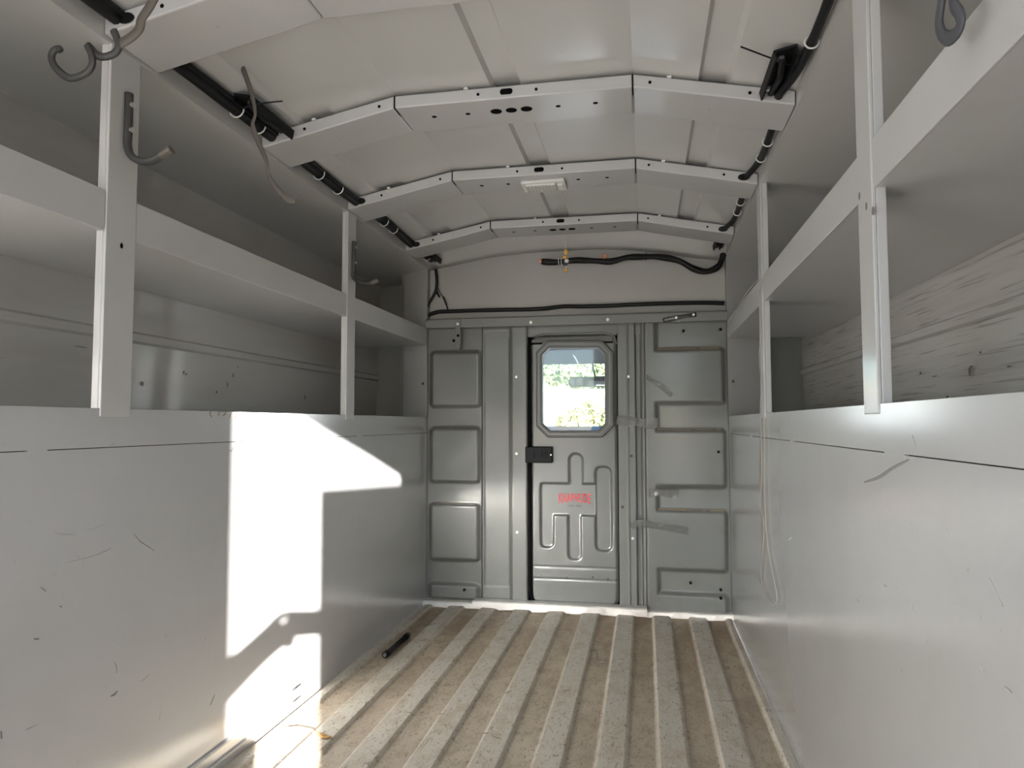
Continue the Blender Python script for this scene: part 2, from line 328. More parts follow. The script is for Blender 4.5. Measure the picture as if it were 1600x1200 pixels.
# ------------------------------------------------------------------ shelving above the walls
def shelving(s, posts, label):
    root = thing('shelving', (s*XW, -1.8, Z_LED), label, 'shelving')
    X = lambda d: s*(XW+d)
    def pr(mb, d0, d1, y0, y1, z0, z1):
        a, b = sorted((X(d0), X(d1))); return mb.box(a, b, y0, y1, z0, z1)
    for y0, y1 in posts:                         # folded channel posts
        mb = pr(MB(), -0.002, 0.004, y0, y1, 0.778, 1.4405); pr(mb, 0.004, 0.018, y0, y0+0.004, 0.786, 1.44); pr(mb, 0.004, 0.018, y1-0.004, y1, 0.786, 1.44)
        mb.build('post', 'shelf', root, bevel=0.0015)
    edges = [REAR]+[y for p in sorted(posts) for y in p]+[0.0]
    for i in range(0, len(edges), 2):            # a rail across each bay
        mb = pr(MB(), 0.0, 0.004, edges[i]+0.002, edges[i+1]-0.002, Z_RB, Z_RT); pr(mb, 0.004, 0.03, edges[i]+0.002, edges[i+1]-0.002, Z_RT-0.004, Z_RT)
        mb.build('rail', 'shelf', root, bevel=0.0015)
    pr(MB(), 0.0041, 0.338, REAR, 0.02, Z_RB+0.001, Z_RB+0.008).build('shelf_board', 'shelf', root)
    pr(MB(), 0.03, 0.36, REAR, 0.1, 0.765, 0.775).build('shelf_floor', 'back', root)
    bp = [(0.33, 1.46), (0.338, 1.12), (0.343, 0.998), (0.335, 0.992), (0.335, 0.974), (0.343, 0.968), (0.35, 0.765)]
    prof = [(X(d), z) for d, z in bp]+[(X(d+0.02), z) for d, z in reversed(bp)]
    MB().prism(prof, REAR, 0.32, lambda p, t: Vector((p[0], t, p[1]))).build('back_panel', 'back' if s < 0 else 'backr', root)
    tp = [(X(0.002), 1.44), (X(0.36), 1.424), (X(0.36), 1.47), (X(0.006), 1.48), (X(0.006), 1.4415), (X(0.002), 1.4415)]
    MB().prism(tp, REAR, 0.32, lambda p, t: Vector((p[0], t, p[1]))).build('top_panel', 'roof', root)
    # swept end panel by the cab and white recess beyond it, its shade put in as grey paint
    a = Vector((X(0.0), 0.0, 0)); b = Vector((X(0.145), 0.105, 0)); t = Vector((0, 0.008, 0))
    ep = [a, b, b+t, a+t]
    MB().prism(ep, 0.77, 1.44, lambda p, z: Vector((p.x, p.y, z))).build('end_panel', 'shelf', root)
    c = on(657 if s < 0 else 1149, 597 if s < 0 else 591, 'x', s*XW)
    MB().disc((X(0.02), 0.012, c.z), (s*-0.55, -0.83, 0), 0.006, 0.006, 0.003).build('screw', 'hook', root)
    pr(MB(), 0.14, 0.37, 0.30, 0.32, 0.76, 1.44).build('recess_panel', 'grey', root)
    MB().box(min(X(0.14), X(0.15)), max(X(0.14), X(0.15)), 0.1, 0.31, 0.76, 1.44).build('recess_side', 'grey', root)
    pr(MB(), 0.14, 0.36, 0.1, 0.31, 0.745, 0.765).build('recess_floor', 'grey', root)
    # flange that closes the roof edge
    pr(MB(), 0.0, 0.004, REAR, 0.03, 1.4395, 1.484).build('eave_strip', 'roof', root)
    return root
shelfL = shelving(-1, [(-2.86, -2.79), (-1.846, -1.773), (-0.832, -0.769)], 'white steel shelving with two J hooks above the sunlit wall')
shelfR = shelving(1, [(-2.85, -2.785), (-1.830, -1.764), (-0.866, -0.806)], 'white steel shelving with grimy back panel above the string-hung wall')
# rear end panel of the right shelving, with its sloped top edge, and the one on the left
for s, root in ((1, shelfR), (-1, shelfL)):
    prof = [(s*XW, 0.0), (s*(XW+0.38), 0.0), (s*(XW+0.38), 1.425), (s*XW, 1.262)]
    MB().prism(prof, REAR-0.02, REAR, lambda p, t: Vector((p[0], t, p[1]))).build('rear_end_panel', 'shelf', root)
for u, v in ((189, 382),):
    c = on(u, v, 'x', -XW); MB().disc((-XW+0.001, c.y, c.z), (1, 0, 0), .004, .005, .001, xdir=(0, 1, 0)).build('dent', 'scratch' if v < 400 else 'scuff', shelfL)
for u, v in ((1346, 308), (1357, 324), (1367, 331)):
    c = on(u, v, 'x', XW); MB().disc((XW-0.0015, c.y, c.z), (-1, 0, 0), .004, .006, .001, xdir=(0, 1, 0)).build('dent', 'scratch', shelfR)
for u, v, a, b in ((1515, 583, .010, .022), (1517, 575, .012, .005), (1532, 553, .008, .006), (1480, 622, .012, .006), (1438, 585, .006, .008), (1460, 590, .03, .003), (1576, 575, .012, .005)):
    c = on(u, v, 'x', XW+0.34)
    if c.z > 0.78: MB().disc((XW+0.341, c.y, c.z), (-1, 0, 0), a*0.4, b*0.4, .002, xdir=(0, 1, 0)).build('dirt_spot', 'rust', shelfR)
for u, v, a, b in ((289, 580, .005, .012), (293, 583, .004, .006), (366, 585, .004, .016), (357, 600, .004, .02), (340, 611, .005, .008), (225, 598, .005, .014), (478, 620, .006, .02), (373, 572, .004, .005), (128, 540, .05, .003)):
    c = on(u, v, 'x', -XW-0.34)
    MB().disc((-XW-0.345, c.y, c.z), (1, 0, 0), a*0.4, b*0.4, .003, xdir=(0, 1, 0)).build('dirt_spot', 'scratch', shelfL)

# ------------------------------------------------------------------ partition with door (front wall)
part = thing('wall_front', (0, 0, 0), 'grey pressed steel partition with embossed panels', None, kind='structure')
def pz(u, v): return on(u, v, 'y', 0.0)
def rect(u0, v0, u1, v1):
    a = pz(u0, v0); b = pz(u1, v1); return (a.x, b.x, b.z, a.z)
Rl = [rect(674, 551, 749, 634), rect(673, 669, 747, 753), rect(672, 788, 746, 876), rect(671, 912, 745, 938)]
def f_left(x, z):
    d = min(sd_box(x, z, *r, 0.015) for r in Rl)
    return 0.013*sstep(-0.009, 0.012, d)
field('embossed_panel', -XW, -0.383, 0.02, 1.18, f_left, 'grey', part)
field('pillar_panel', -0.383, -0.256, 0.02, 1.18, lambda x, z: 0.020-0.006*sstep(-0.262, -0.258, x)+0.004*(sd_box(x, z, -0.372, -0.266, 0.08, 1.16, .01) < 0), 'grey2', part)
field('door_post', -0.256, -0.186, 0.02, 1.18, lambda x, z: 0.006, 'grey2', part, res=0.01)
Rr = []
def sp(u): return pz(u, 700).x
def zz(v, u=1080): return pz(u, v).z
arms = [(547, 630), (674, 761), (800, 892), (931, 960)]
Rr = [(0.297, 0.343, 0.0, 1.2)]+[(0.31, 0.607, zz(b), zz(a)) for a, b in arms]
def f_right(x, z):
    d = min(sd_box(x, z, *r, 0.012) for r in Rr)
    return 0.014*sstep(-0.009, 0.013, d)
field('embossed_panel', 0.297, XW, 0.02, 1.18, f_right, 'grey', part)
# hinge side frame: strip, bead, deep channel, strip
field('hinge_post', 0.190, 0.297, 0.02, 1.18, lambda x, z: 0.004+0.022*(sstep(.259, .264, x)-sstep(.280, .287, x))-0.004*(sstep(.224, .228, x)-sstep(.231, .235, x))-0.003*sstep(.288, .292, x), 'grey2', part, res=0.0025)
MB().box(-XW, XW, 0.022, 0.03, 1.13, 1.20).build('lintel', 'grey2', part)
for x0, x1, z0, z1 in ((-0.205, -0.155, 0.0, 1.16), (0.168, 0.215, 0.0, 1.16), (-0.155, 0.168, 0.0, 0.06), (-0.155, 0.168, 1.11, 1.16)):
    MB().box(x0, x1, 0.036, 0.042, z0, z1).build('door_rebate', 'gap', part)
for s in (-1, 1):
    a_, b_ = sorted((s*0.6252, s*0.640)); MB().box(a_, b_, 0.014, 0.062, 0.0, 1.5).build('corner_closure', 'grey2', part)
# grime lying on the pressed ledges of the right panel and left panel
for a, b in arms[:3]:
    z = zz(a)+0.004
    for k in range(9):
        x = 0.36+0.225*k/8+random.uniform(-.006, .006)
        MB().disc((x, 0.0085, z+random.uniform(-.001, .002)), (0, -1, 0.35), random.uniform(.010, .019), random.uniform(.0025, .005), .0012, 10).build('grime', 'rust', part)
for r in Rl[:3]:
    for k in range(6):
        x = r[0]+0.03+(r[1]-r[0]-0.06)*k/5
        MB().disc((x, 0.0085, r[3]+0.003), (0, -1, 0.35), random.uniform(.008, .015), random.uniform(.0015, .003), .0012, 10).build('grime', 'rust', part)
# header flange over the door
hd = thing('header_flange', (0, -0.02, 1.17), 'grey folded header strip across the partition above the door', 'trim')
mb = MB().box(-XW, XW, -0.022, -0.019, 1.172, 1.212); mb.box(-XW, XW, -0.022, 0.06, 1.208, 1.212)
mb.build('flange', 'grey2', hd, bevel=0.001)
for u, v in ((830, 504), (950, 500)):
    c = on(u, v, 'y', -0.022); MB().disc(c, (0, -1, 0), .0075, .0075, .005).build('bolt', 'steel', hd, bevel=.002)
for u, v in ((806.5, 589), (806.5, 709), (807, 832)):
    c = pz(u, v); MB().disc((c.x, 0.006, c.z), (0, -1, 0), .006, .006, .005).build('bolt', 'steel', part, bevel=.0015)
for u, v, m in ((982, 589, 'steel'), (986, 713, 'hook'), (988, 842, 'steel'), (972, 793, 'hook')):
    c = pz(u, v); MB().disc((c.x, 0.004, c.z), (0, -1, 0), .006, .006, .004).build('bolt', m, part, bevel=.0015)
for u, v in ((1068, 518), (1126, 516), (1122, 707), (1078, 911), (1125, 922), (1125, 935), (725, 921)):
    c = pz(u, v); MB().disc((c.x, 0.0005, c.z), (0, -1, 0), .005, .005, .014).build('hole', 'gap', part)
# white upper bulkhead and roof return
up = MB()
pr_ = [(-XW, 1.19), (XW, 1.19), (XW, 1.485), (0.28, 1.56), (-0.28, 1.56), (-XW, 1.485)]
up.prism(pr_, 0.045, 0.06, lambda p, t: Vector((p[0], t, p[1])))
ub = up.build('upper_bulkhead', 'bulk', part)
cove = [(-XW, 1.452), (-0.52, 1.470), (-0.363, 1.497), (-0.24, 1.508), (-0.114, 1.512), (0.08, 1.513), (0.24, 1.503), (0.36, 1.486), (0.5, 1.458), (XW, 1.440)]
mb = MB(); k = 0
vs = [(x, 0.044, z-0.012) for x, z in cove]+[(x, 0.012, z) for x, z in cove]+[(x, -0.10, roof_base(x)+0.012) for x, z in cove]
n = len(cove); fs = [(i, i+1, n+i+1, n+i) for i in range(n-1)]+[(n+i, n+i+1, 2*n+i+1, 2*n+i) for i in range(n-1)]
cv = MB().add(vs, fs).build('roof_cove', 'roof', part, smooth=True)
m_ = cv.modifiers.new('solid', 'SOLIDIFY'); m_.thickness = 0.003

# door
door = thing('door_1', (0.0, 0.0, 0.03), 'grey walk-through door with octagonal window and red lettering', None, kind='structure')
DX0, DX1, DZ0, DZ1 = -0.174, 0.186, 0.024, 1.135
def U(u, v=760): return pz(u, v).x
def V(v, u=896): return pz(u, v).z
oc = lambda u0, v0, u1, v1, cu: [(pz(u, v).x, pz(u, v).z) for u, v in ((u0+cu, v0), (u1-cu, v0), (u1, v0+cu), (u1, v1-cu), (u1-cu, v1), (u0+cu, v1), (u0, v1-cu), (u0, v0+cu))]
GL = oc(848, 544, 945, 673, 11); GO = oc(838, 532.5, 959, 684, 18); GI = oc(846.5, 542, 946.5, 674.5, 12)
def inside(poly, x, z):
    r = False; j = len(poly)-1
    for i in range(len(poly)):
        if (poly[i][1] > z) != (poly[j][1] > z) and x < (poly[j][0]-poly[i][0])*(z-poly[i][1])/(poly[j][1]-poly[i][1])+poly[i][0]: r = not r
        j = i
    return r
rb = [(U(888), U(910), V(770), V(709), .027), (U(844), U(931), V(807), V(756), .006), (U(843), U(864), V(858), V(756), .022), (U(886), U(907), V(876), V(790), .022)]
rdeep = (U(929), U(955), V(861), V(729), .026)
bands = [V(888), V(907)]
def f_door(x, z):
    d = min(sd_box(x, z, *r) for r in rb)
    y = 0.010+0.009*(1-sstep(-0.006, 0.004, d))
    e = 1-sstep(-0.006, 0.004, sd_box(x, z, *rdeep)); y = max(y, 0.010+0.012*e)
    for b in bands: y += 0.003*math.exp(-((z-b)/0.003)**2)
    y += 0.010*sstep(-.012, 0, sd_box(x, z, DX0, DX1, DZ0, DZ1, .03))
    return y
def corner_cut(x, z): return sd_box(x, z, DX0, DX1, DZ0, DZ1, 0.03) > 0
field('door_skin', DX0, DX1, DZ0, DZ1, f_door, 'grey2', door, res=0.0035, thick=0.004, hole=lambda x, z: inside(GI, x, z) or corner_cut(x, z))
# dark gap on the latch side, drawn as a black tube, following the rounded corners
gp = [(DX0+0.03, DZ0+0.002), (DX0+0.01, DZ0+0.012), (DX0+0.001, DZ0+0.035), (DX0-0.002, 0.09), (DX0-0.003, 0.60), (DX0-0.002, 0.70), (DX0-0.003, 1.09), (DX0+0.004, 1.112), (DX0+0.014, 1.126)]
mb = MB(); mb.tube([(x, 0.006, z) for x, z in gp], [.002, .004, .0065, .007, .007, .007, .007, .006, .0025], 8); mb.build('latch_side_gap', 'gap', door)
MB().box(DX1, DX1+0.005, 0.02, 0.03, DZ0, DZ1).build('hinge_side_gap', 'gap', door)
hp = [(DX0+0.016, 1.128), (-0.12, 1.137), (0.14, 1.137), (DX1-0.008, 1.122), (DX1+0.001, 1.09)]
MB().tube([(x, 0.007, z) for x, z in hp], .004, 8).build('top_bead', 'grey2', door, smooth=True)
for u0, u1, v in ((830, 847, 537), (944, 958, 535)):
    a = pz(u0, v); b = pz(u1, v); MB().box(a.x, b.x, 0.004, 0.012, a.z-.003, a.z+.003).build('top_slot', 'gap', door)
MB().box(U(830, 530), U(957, 530), 0.002, 0.012, V(534), V(529)).build('drip_strip', 'gasket', door, bevel=.002)
# window gasket ring and glass
def ring(a, b, y0, y1):
    n = len(a); vs = [(x, y0, z) for x, z in a]+[(x, y0, z) for x, z in b]+[(x, y1, z) for x, z in a]+[(x, y1, z) for x, z in b]
    fs = []
    for i in range(n):
        j = (i+1) % n; fs += [(i, j, n+j, n+i), (2*n+i, 3*n+i, 3*n+j, 2*n+j), (i, 2*n+i, 2*n+j, j), (n+i, n+j, 3*n+j, 3*n+i)]
    return MB().add(vs, fs)
gk = ring(GO, GL, -0.012, 0.03).build('window_gasket', 'gasket', door, bevel=.005, bseg=3)
GM = oc(841.5, 537, 954.5, 680, 16); GM2 = oc(844, 540, 951, 677, 14)
ring(GM, GM2, -0.0135, -0.004).build('gasket_lip', 'grey2', gk, bevel=.001)
win = MB().prism(GI, 0.012, 0.016, lambda p, t: Vector((p[0], t, p[1]))).build('pane', 'glass', door)
# latch
lt = MB(); c0 = pz(821, 723); c1 = pz(863, 698)
lt.box(c0.x, c1.x, -0.016, 0.02, c0.z, c1.z).build('latch', 'black', door, bevel=.004)
for a in (834, 846, 852):
    p = on(a, 710, 'y', -0.016); MB().box(p.x-.0025, p.x+.0025, -0.020, -0.015, p.z-.014, p.z+.014).build('latch_lever', 'black', door, bevel=.001)
p = on(860.5, 711, 'y', -0.016); MB().disc(p, (0, -1, 0), .003, .003, .002).build('screw', 'steel', door)
for u, v in ((835, 902), (845, 899), (885, 903), (925, 903), (949, 906), (962, 908)):
    c = pz(u, v); MB().disc((c.x, 0.0105, c.z), (0, -1, 0), .004, .005, .002).build('screw', 'hook', door)
def text(body, c, width, h, m, parent, warp=0.0, bold=0.0):
    cu = bpy.data.curves.new('t', 'FONT'); cu.body = body; cu.align_x = 'CENTER'; cu.space_character = 1.2; cu.offset = bold; cu.extrude = 0.0
    o = bpy.data.objects.new('t', cu); COL.objects.link(o); bpy.context.view_layer.update()
    me = bpy.data.meshes.new_from_object(o.evaluated_get(bpy.context.evaluated_depsgraph_get())); bpy.data.objects.remove(o)
    xs = [v.co.x for v in me.vertices]; ys = [v.co.y for v in me.vertices]; a, b, e, f = min(xs), max(xs), min(ys), max(ys)
    for v in me.vertices:
        u = (v.co.x-a)/(b-a)*2-1; t = (v.co.y-e)/(f-e); t = 1-(1-t)*(1-warp*(1-u*u))
        v.co = (c.x+u*width/2, c.y, c.z+(t-0.5)*h)
    me.materials.append(M[m]); ob = bpy.data.objects.new('lettering', me); COL.objects.link(ob); ob.parent = parent
    ob.matrix_parent_inverse = Matrix.Translation(-parent.location); return ob
c = pz(896.5, 780); text('KNAPHEIDE', Vector((c.x, 0.0182, c.z)), U(921)-U(871.5), V(772)-V(788), 'red', door, 0.18, 0.022)
c = pz(896, 791.5); text('SINCE 1848', Vector((c.x, 0.0182, c.z)), U(907)-U(886), 0.008, 'ink', door, 0, 0.01)

# packing tape on the partition: crumpled strips
def tape(px, wdt, label, seed, name='clear_tape'):
    rnd = random.Random(seed); P = spline([on(u, v, 'y', y) for u, v, y in px], 3); n = len(P); vs = []; K = 2
    for i, p in enumerate(P):
        t = (P[min(i+1, n-1)]-P[max(i-1, 0)]).normalized(); a = Vector((0, -1, 0)).cross(t).normalized()
        for j in range(K+1):
            vs.append(p+a*(j/K-0.5)*wdt*(0.86+0.14*math.sin(i*0.9+seed))+Vector((0, -abs(rnd.gauss(0, 0.0035)), 0)))
    fs = [(i*(K+1)+j, i*(K+1)+j+1, (i+1)*(K+1)+j+1, (i+1)*(K+1)+j) for i in range(n-1) for j in range(K)]
    o = MB().add(vs, fs).build(name, 'tape', None); md = o.modifiers.new('solid', 'SOLIDIFY'); md.thickness = 0.0004
    return tag(o, label, 'tape')
tape([(1008, 588, -.004), (1022, 597, -.006), (1036, 606, -.008), (1049, 619, -.012)], 0.022, 'diagonal crumpled clear tape strip beside the door window', 3)
tape([(963, 657, .001), (978, 659, -.006), (994, 660, -.008), (1010, 662, -.006), (1028, 662, -.006)], 0.045, 'level clear tape strip bridging the hinge post and right panel', 5)
tape([(1013, 771, -.002), (1028, 770, -.006), (1044, 772, -.004), (1060, 773, -.003)], 0.034, 'short dull tape patch on the embossed arm below the latch', 8)
tape([(986, 824, -.004), (1000, 817, -.012), (1020, 822, -.008), (1048, 826, -.006), (1074, 830, -.004)], 0.030, 'long torn tape strip with bunched end low on the hinge post', 11)
# strap bracket and catch on the header
sb = thing('strap_bracket', pz(716, 545), 'grey drilled metal strap hanging from the header flange', 'bracket')
a = on(711, 498, 'y', -.026); b = on(720, 540, 'y', -.026); c = on(717, 549, 'y', -.022)
prof = [(a.x, a.z), (b.x, a.z), (b.x, b.z), (c.x, c.z), (a.x+.004, b.z)]
MB().prism(prof, -0.029, -0.024, lambda p, t: Vector((p[0], t, p[1]))).build('strap', 'grey', sb, bevel=.001)
for u, v, m in ((715.5, 506, 'steel'), (716, 524, 'gap')):
    c = on(u, v, 'y', -.029); MB().disc(c, (0, -1, 0), .006, .006, .002).build('bolt' if m == 'steel' else 'hole', m, sb)
c = on(709, 532, 'y', 0); MB().disc((c.x, .002, c.z), (0, -1, 0), .006, .006, .003).build('hole', 'gap', part)
ct = thing('catch', on(1062, 497, 'y', -.022), 'small worn metal catch screwed to the right of the header flange', 'catch')
a = on(1036, 501, 'y', -.024); b = on(1088, 492, 'y', -.024)
mid = a.lerp(b, 0.42); MB().tube([a, a.lerp(b, .2), mid, a.lerp(b, .7), b], [(.007, .003), (.011, .003), (.009, .003), (.007, .003), (.010, .003)], 8, flat=(0, -1, 0)).build('plate', 'hook', ct, smooth=True)
MB().tube([a.lerp(b, .05)+Vector((0, -.004, 0)), a.lerp(b, .35)+Vector((0, -.005, 0))], .004, 6).build('tongue', 'steel', ct)
for t in (0.4, 0.92): MB().disc(a.lerp(b, t)+Vector((0, -.003, 0)), (0, -1, 0), .005, .005, .003).build('screw', 'steel', ct)

# white sill
sill = thing('trim_1', (0, 0, 0), 'chipped white sill strip at the foot of the partition', None, kind='structure')
def wavy(name, x0, x1, y0, y1, z0, z1, amp):
    n = int((x1-x0)/0.02); vs = []; fs = []
    for i in range(n+1):
        x = x0+(x1-x0)*i/n; d = amp*math.sin(i*.75)+random.uniform(-.4, .4)*amp
        vs += [(x, y0+d, z0), (x, y0+d*.4, z1-.004), (x, y0+.006, z1), (x, y1, z1), (x, y1, z0)]
    for i in range(n):
        for j in range(5): fs.append((i*5+j, i*5+(j+1) % 5, (i+1)*5+(j+1) % 5, (i+1)*5+j))
    fs += [(0, 1, 2, 3, 4), tuple(n*5+j for j in (4, 3, 2, 1, 0))]
    return MB().add(vs, fs).build(name, 'sill', sill)
wavy('sill_strip', -XW, XW, -0.035, 0.03, 0.0, 0.024, .006)
wavy('sill_cap', pz(741, 940).x, pz(1010, 950).x, -0.048, 0.004, 0.008, 0.036, .004)

# ------------------------------------------------------------------ roof bows
def bow(y0, yd, label, holes, slots):
    root = thing('roof_bow', (0, y0, 1.5), label, 'roof bow', 'roof bows')
    y1 = y0+yd; zt = 1.5455; zb = 1.5155; ze = 1.4765; zeb = 1.4445
    segs = [((-0.279, zt, zb), (0.279, zt, zb)), ((-0.623, ze, zeb), (-0.281, zt, zb)), ((0.281, zt, zb), (0.623, ze, zeb))]
    for (xa, ta, ba), (xb, tb, bb) in segs:
        prof = [(xa, ba), (xb, bb), (xb, tb), (xa, ta)]
        MB().prism(prof, y0, y1, lambda p, t: Vector((p[0], t, p[1]))).build('bow_section', 'bow', root, bevel=.003)
    for sx in (-0.28, 0.28):
        MB().box(sx-.0012, sx+.0012, y0-.0004, y0+.05, 1.515, 1.545).build('bow_joint', 'gap', root)
        MB().box(sx-.0008, sx+.0008, y0+.04, y0+.125, 1.5148, 1.518).build('bow_joint', 'scuff', root)
    def face(x):
        if abs(x) < .28: return zt, zb
        k = (abs(x)-.28)/.343; return zt-(zt-ze)*k, zb-(zb-zeb)*k
    for x in (-0.51, -0.318, -0.075, 0.062, 0.318, 0.53):
        t, b = face(x); MB().disc((x, y0, (t+b)/2), (0, -1, 0), .0038, .0038, .0006, 10).build('hole', 'gap', root)
    MB().prism([(math.cos(a)*.006+sgn*.009, math.sin(a)*.007) for sgn, rng in ((1, range(-6, 7)), (-1, range(6, 19))) for a in [k*math.pi/12 for k in rng]], y0, y0-.0006, lambda p, t: Vector((-0.008+p[0], t, 1.5315+p[1]))).build('slot_hole', 'gap', root)
    for x, r in holes:
        MB().disc((x, y0+yd*.45, zb), (0, 0, -1), r, r*.95, .0006, 18).build('hole', 'gap', root)
    for sx in (-0.487, -0.105, 0.36):
        t, b = face(sx); MB().box(sx-.005, sx+.005, y0, y0+.02, t, t+.005).build('spacer', 'tie', root)
    for sx in (-0.58, 0.585) if slots else ():
        t, b = face(sx); MB().disc((sx*1.0, y0, (t+b)/2), (0, -1, 0), .017, .010, .002, 16).build('grommet', 'black', root)
    for x in (-0.45, 0.45):
        t, b = face(x); MB().disc((x, y0+yd*.5, b-.0002), (0, 0, -1), .002, .002, .0008, 8).build('rivet', 'scuff', root)
    return root
three = [(-0.045, .014), (-0.008, .0135), (0.029, .014)]
small = [(-0.20, .006), (-0.115, .006), (0.105, .006), (0.193, .006)]
bow(-2.41, .14, 'white roof bow over the open rear of the cargo body', small, False)
bow(-1.865, .14, 'white roof bow above the shelf post with the upper J hook', small, True)
bow(-1.349, .14, 'white roof bow with three large round holes between black brackets', three+small, False)
bow(-0.838, .14, 'white roof bow carrying the flat dome lamp', small, True)
bow(-0.289, .14, 'white roof bow with three narrow holes closest to the partition', three+small, True)

# dome lamp
dl = thing('dome_lamp', (0, -0.75, 1.51), 'flat rectangular white dome lamp with ribbed lens under a roof bow', 'lamp')
MB().box(-0.072, 0.064, -0.80, -0.712, 1.505, 1.5158).build('bezel', 'ltgrey', dl, bevel=.004, bseg=3)
MB().box(-0.060, 0.036, -0.790, -0.722, 1.499, 1.508).build('lens', 'lens', dl, bevel=.004)
for k in range(8): MB().box(-0.055+k*.011, -0.051+k*.011, -0.788, -0.724, 1.4978, 1.500).build('lens_rib', 'lens', dl)
MB().box(0.041, 0.057, -0.775, -0.737, 1.501, 1.507).build('switch', 'ltgrey', dl, bevel=.002)

# ------------------------------------------------------------------ cable looms along the eaves
def loom(x, z, r, y0, y1, label, dropfn, ties):
    root = thing('cable_loom', (x, (y0+y1)/2, z), label, 'cable')
    n = 60; pts = []
    for i in range(n+1):
        y = y0+(y1-y0)*i/n; dx, dz = dropfn(y); pts.append((x+dx, y, z+dz))
    rr = [r*(1+.05*math.sin(i*1.9)) for i in range(n+1)]
    MB().tube(pts, rr, 10).build('conduit', 'loom', root, smooth=True)
    if r > .012:
        p2 = [(p[0]+.012*(1 if x < 0 else -1), p[1], p[2]+.006+.002*math.sin(i*.8)) for i, p in enumerate(pts)]
        MB().tube(p2, .006, 8).build('wire', 'loom', root, smooth=True)
    for y in ties:
        dx, dz = dropfn(y)
        ring_ = [(x+dx+math.cos(a)*(r+.0035), y, z+dz+math.sin(a)*(r+.003)) for a in [k*math.pi/10 for k in range(21)]]
        MB().tube(ring_, .0017, 6).build('cable_tie', 'tie', root)
    return root
loom(-0.597, 1.4705, 0.0135, REAR, -0.03, 'thick black cable loom along the roof edge on the strap side', lambda y: (0.004*math.sin(y*7), 0.003*math.sin(y*9)),
     [-1.505, -1.41, -1.085, -0.965, -0.60, -0.50, -0.09])
def dr(y):
    k = 0
    for b in (-1.349, -0.838, -0.289):
        k = max(k, math.exp(-((y-(b-.0))/.06)**2))
    return (-0.018*k+0.003*math.sin(y*11), -.002*k)
loom(0.607, 1.469, 0.009, REAR, -0.03, 'thin black cable loom along the roof edge on the string side', dr, [-1.56, -1.09, -0.98, -0.60, -0.49])

def bracket(cx, cy, label, s, size=1.0, tail=None):
    root = thing('loom_bracket', (cx, cy, 1.455), label, 'bracket')
    L, W = 0.095*size, 0.022*size
    R = Matrix.Translation((cx, cy, 1.474 if size == 1.0 else 1.464)) @ Matrix.Rotation(-s*0.21, 4, 'Y')
    mb = MB(); mb.box(-W, W, -L, L, 0.004, 0.009, R); mb.box(-W, -W+.004, -L, L, -.010, .004, R); mb.box(W-.004, W, -L, L, -.014, .004, R)
    mb.build('plate', 'black', root, bevel=.001)
    for t in (-.7, .62):
        MB().disc(R @ Vector((-s*.004, t*L, .004)), (0, 0, -1), .0085*size, .0085*size, .006, 6).build('bolt', 'steel', root)
    MB().tube([R @ Vector((-s*.004, -L*.75, -.002)), R @ Vector((s*.004, 0, -.006)), R @ Vector((s*.0, L*.8, -.002))], .007*size, 8).build('cable', 'loom', root, smooth=True)
    if tail: MB().tube(spline(tail, 5), .0016, 6).build('tie_tail', 'black', root)
    return root
bracket(-0.556, -1.450, 'black bolted loom bracket behind the dangling strap', -1, tail=[on(382, 168, 'z', 1.46), on(405, 161, 'z', 1.47), on(443, 157, 'z', 1.48)])
bracket(0.572, -1.430, 'black bolted loom bracket with a long straight tie tail', 1, tail=[on(1236, 103, 'z', 1.468), on(1198, 89, 'z', 1.480), on(1159, 74, 'z', 1.492)])
bracket(-0.566, -0.085, 'small black loom bracket in the roof corner above the strap bracket', -1, 0.62, tail=[on(682, 423, 'z', 1.45), on(700, 418, 'z', 1.457), on(718, 408, 'z', 1.47)])
bracket(0.585, -0.085, 'small black loom bracket in the roof corner above the catch', 1, 0.6, tail=[on(1120, 395, 'z', 1.465), on(1098, 391, 'z', 1.475), on(1075, 386, 'z', 1.49)])

# cables on the upper bulkhead
def px_tube(name, px, y, r, label, cat, m='loom', seg=10):
    o = MB().tube(spline([on(u, v, 'y', y) for u, v in px], 6), r, seg).build(name, m, None, smooth=True); return tag(o, label, cat)
hb = thing('cable_bundle', on(960, 405, 'y', 0.0), 'thick black cable bundle drooping across the upper bulkhead', 'cable')
pl = spline([on(u, v, 'y', 0.005) for u, v in ((847, 409), (872, 410), (900, 407), (930, 408), (955, 409), (980, 403), (1003, 402), (1030, 402), (1060, 408), (1085, 421), (1105, 425), (1122, 418), (1129, 405), (1131, 395))], 6)
MB().tube(pl, [.0125+.0012*math.sin(i*.6) for i in range(len(pl))], 10).build('sleeve', 'loom', hb, smooth=True)
pl2 = [p+Vector((0, -.012, -.004+.002*math.sin(i*.4))) for i, p in enumerate(pl[14:70])]
MB().tube(pl2, .0075, 8).build('cable', 'loom', hb, smooth=True)
c = on(846, 408, 'y', .003); MB().tube([c+Vector((-.005, 0, 0)), c+Vector((.006, 0, 0))], .009, 8).build('copper_end', 'copper', hb)
c = on(945, 401, 'y', -.012); MB().tube([c+Vector((math.cos(a)*.007, 0, math.sin(a)*.007)) for a in [k*math.pi/6 for k in range(13)]], .003, 6).build('ring_terminal', 'copper', hb)
for u in (874, 878, 1010):
    c = on(u, 409 if u < 900 else 401, 'y', .005); MB().tube([c+Vector((0, math.cos(a)*.016, math.sin(a)*.016)) for a in [k*math.pi/8 for k in range(17)]], .0018, 6).build('cable_tie', 'tie' if u < 900 else 'black', hb)
px_tube('wire_loom', [(669, 492), (685, 487), (710, 486), (760, 484.5), (840, 483), (880, 479), (910, 479), (945, 478.5), (990, 476.5), (1050, 474.5), (1100, 474), (1132, 475)], 0.028, .0085, 'slim black wire loom lying along the top of the header flange', 'cable')
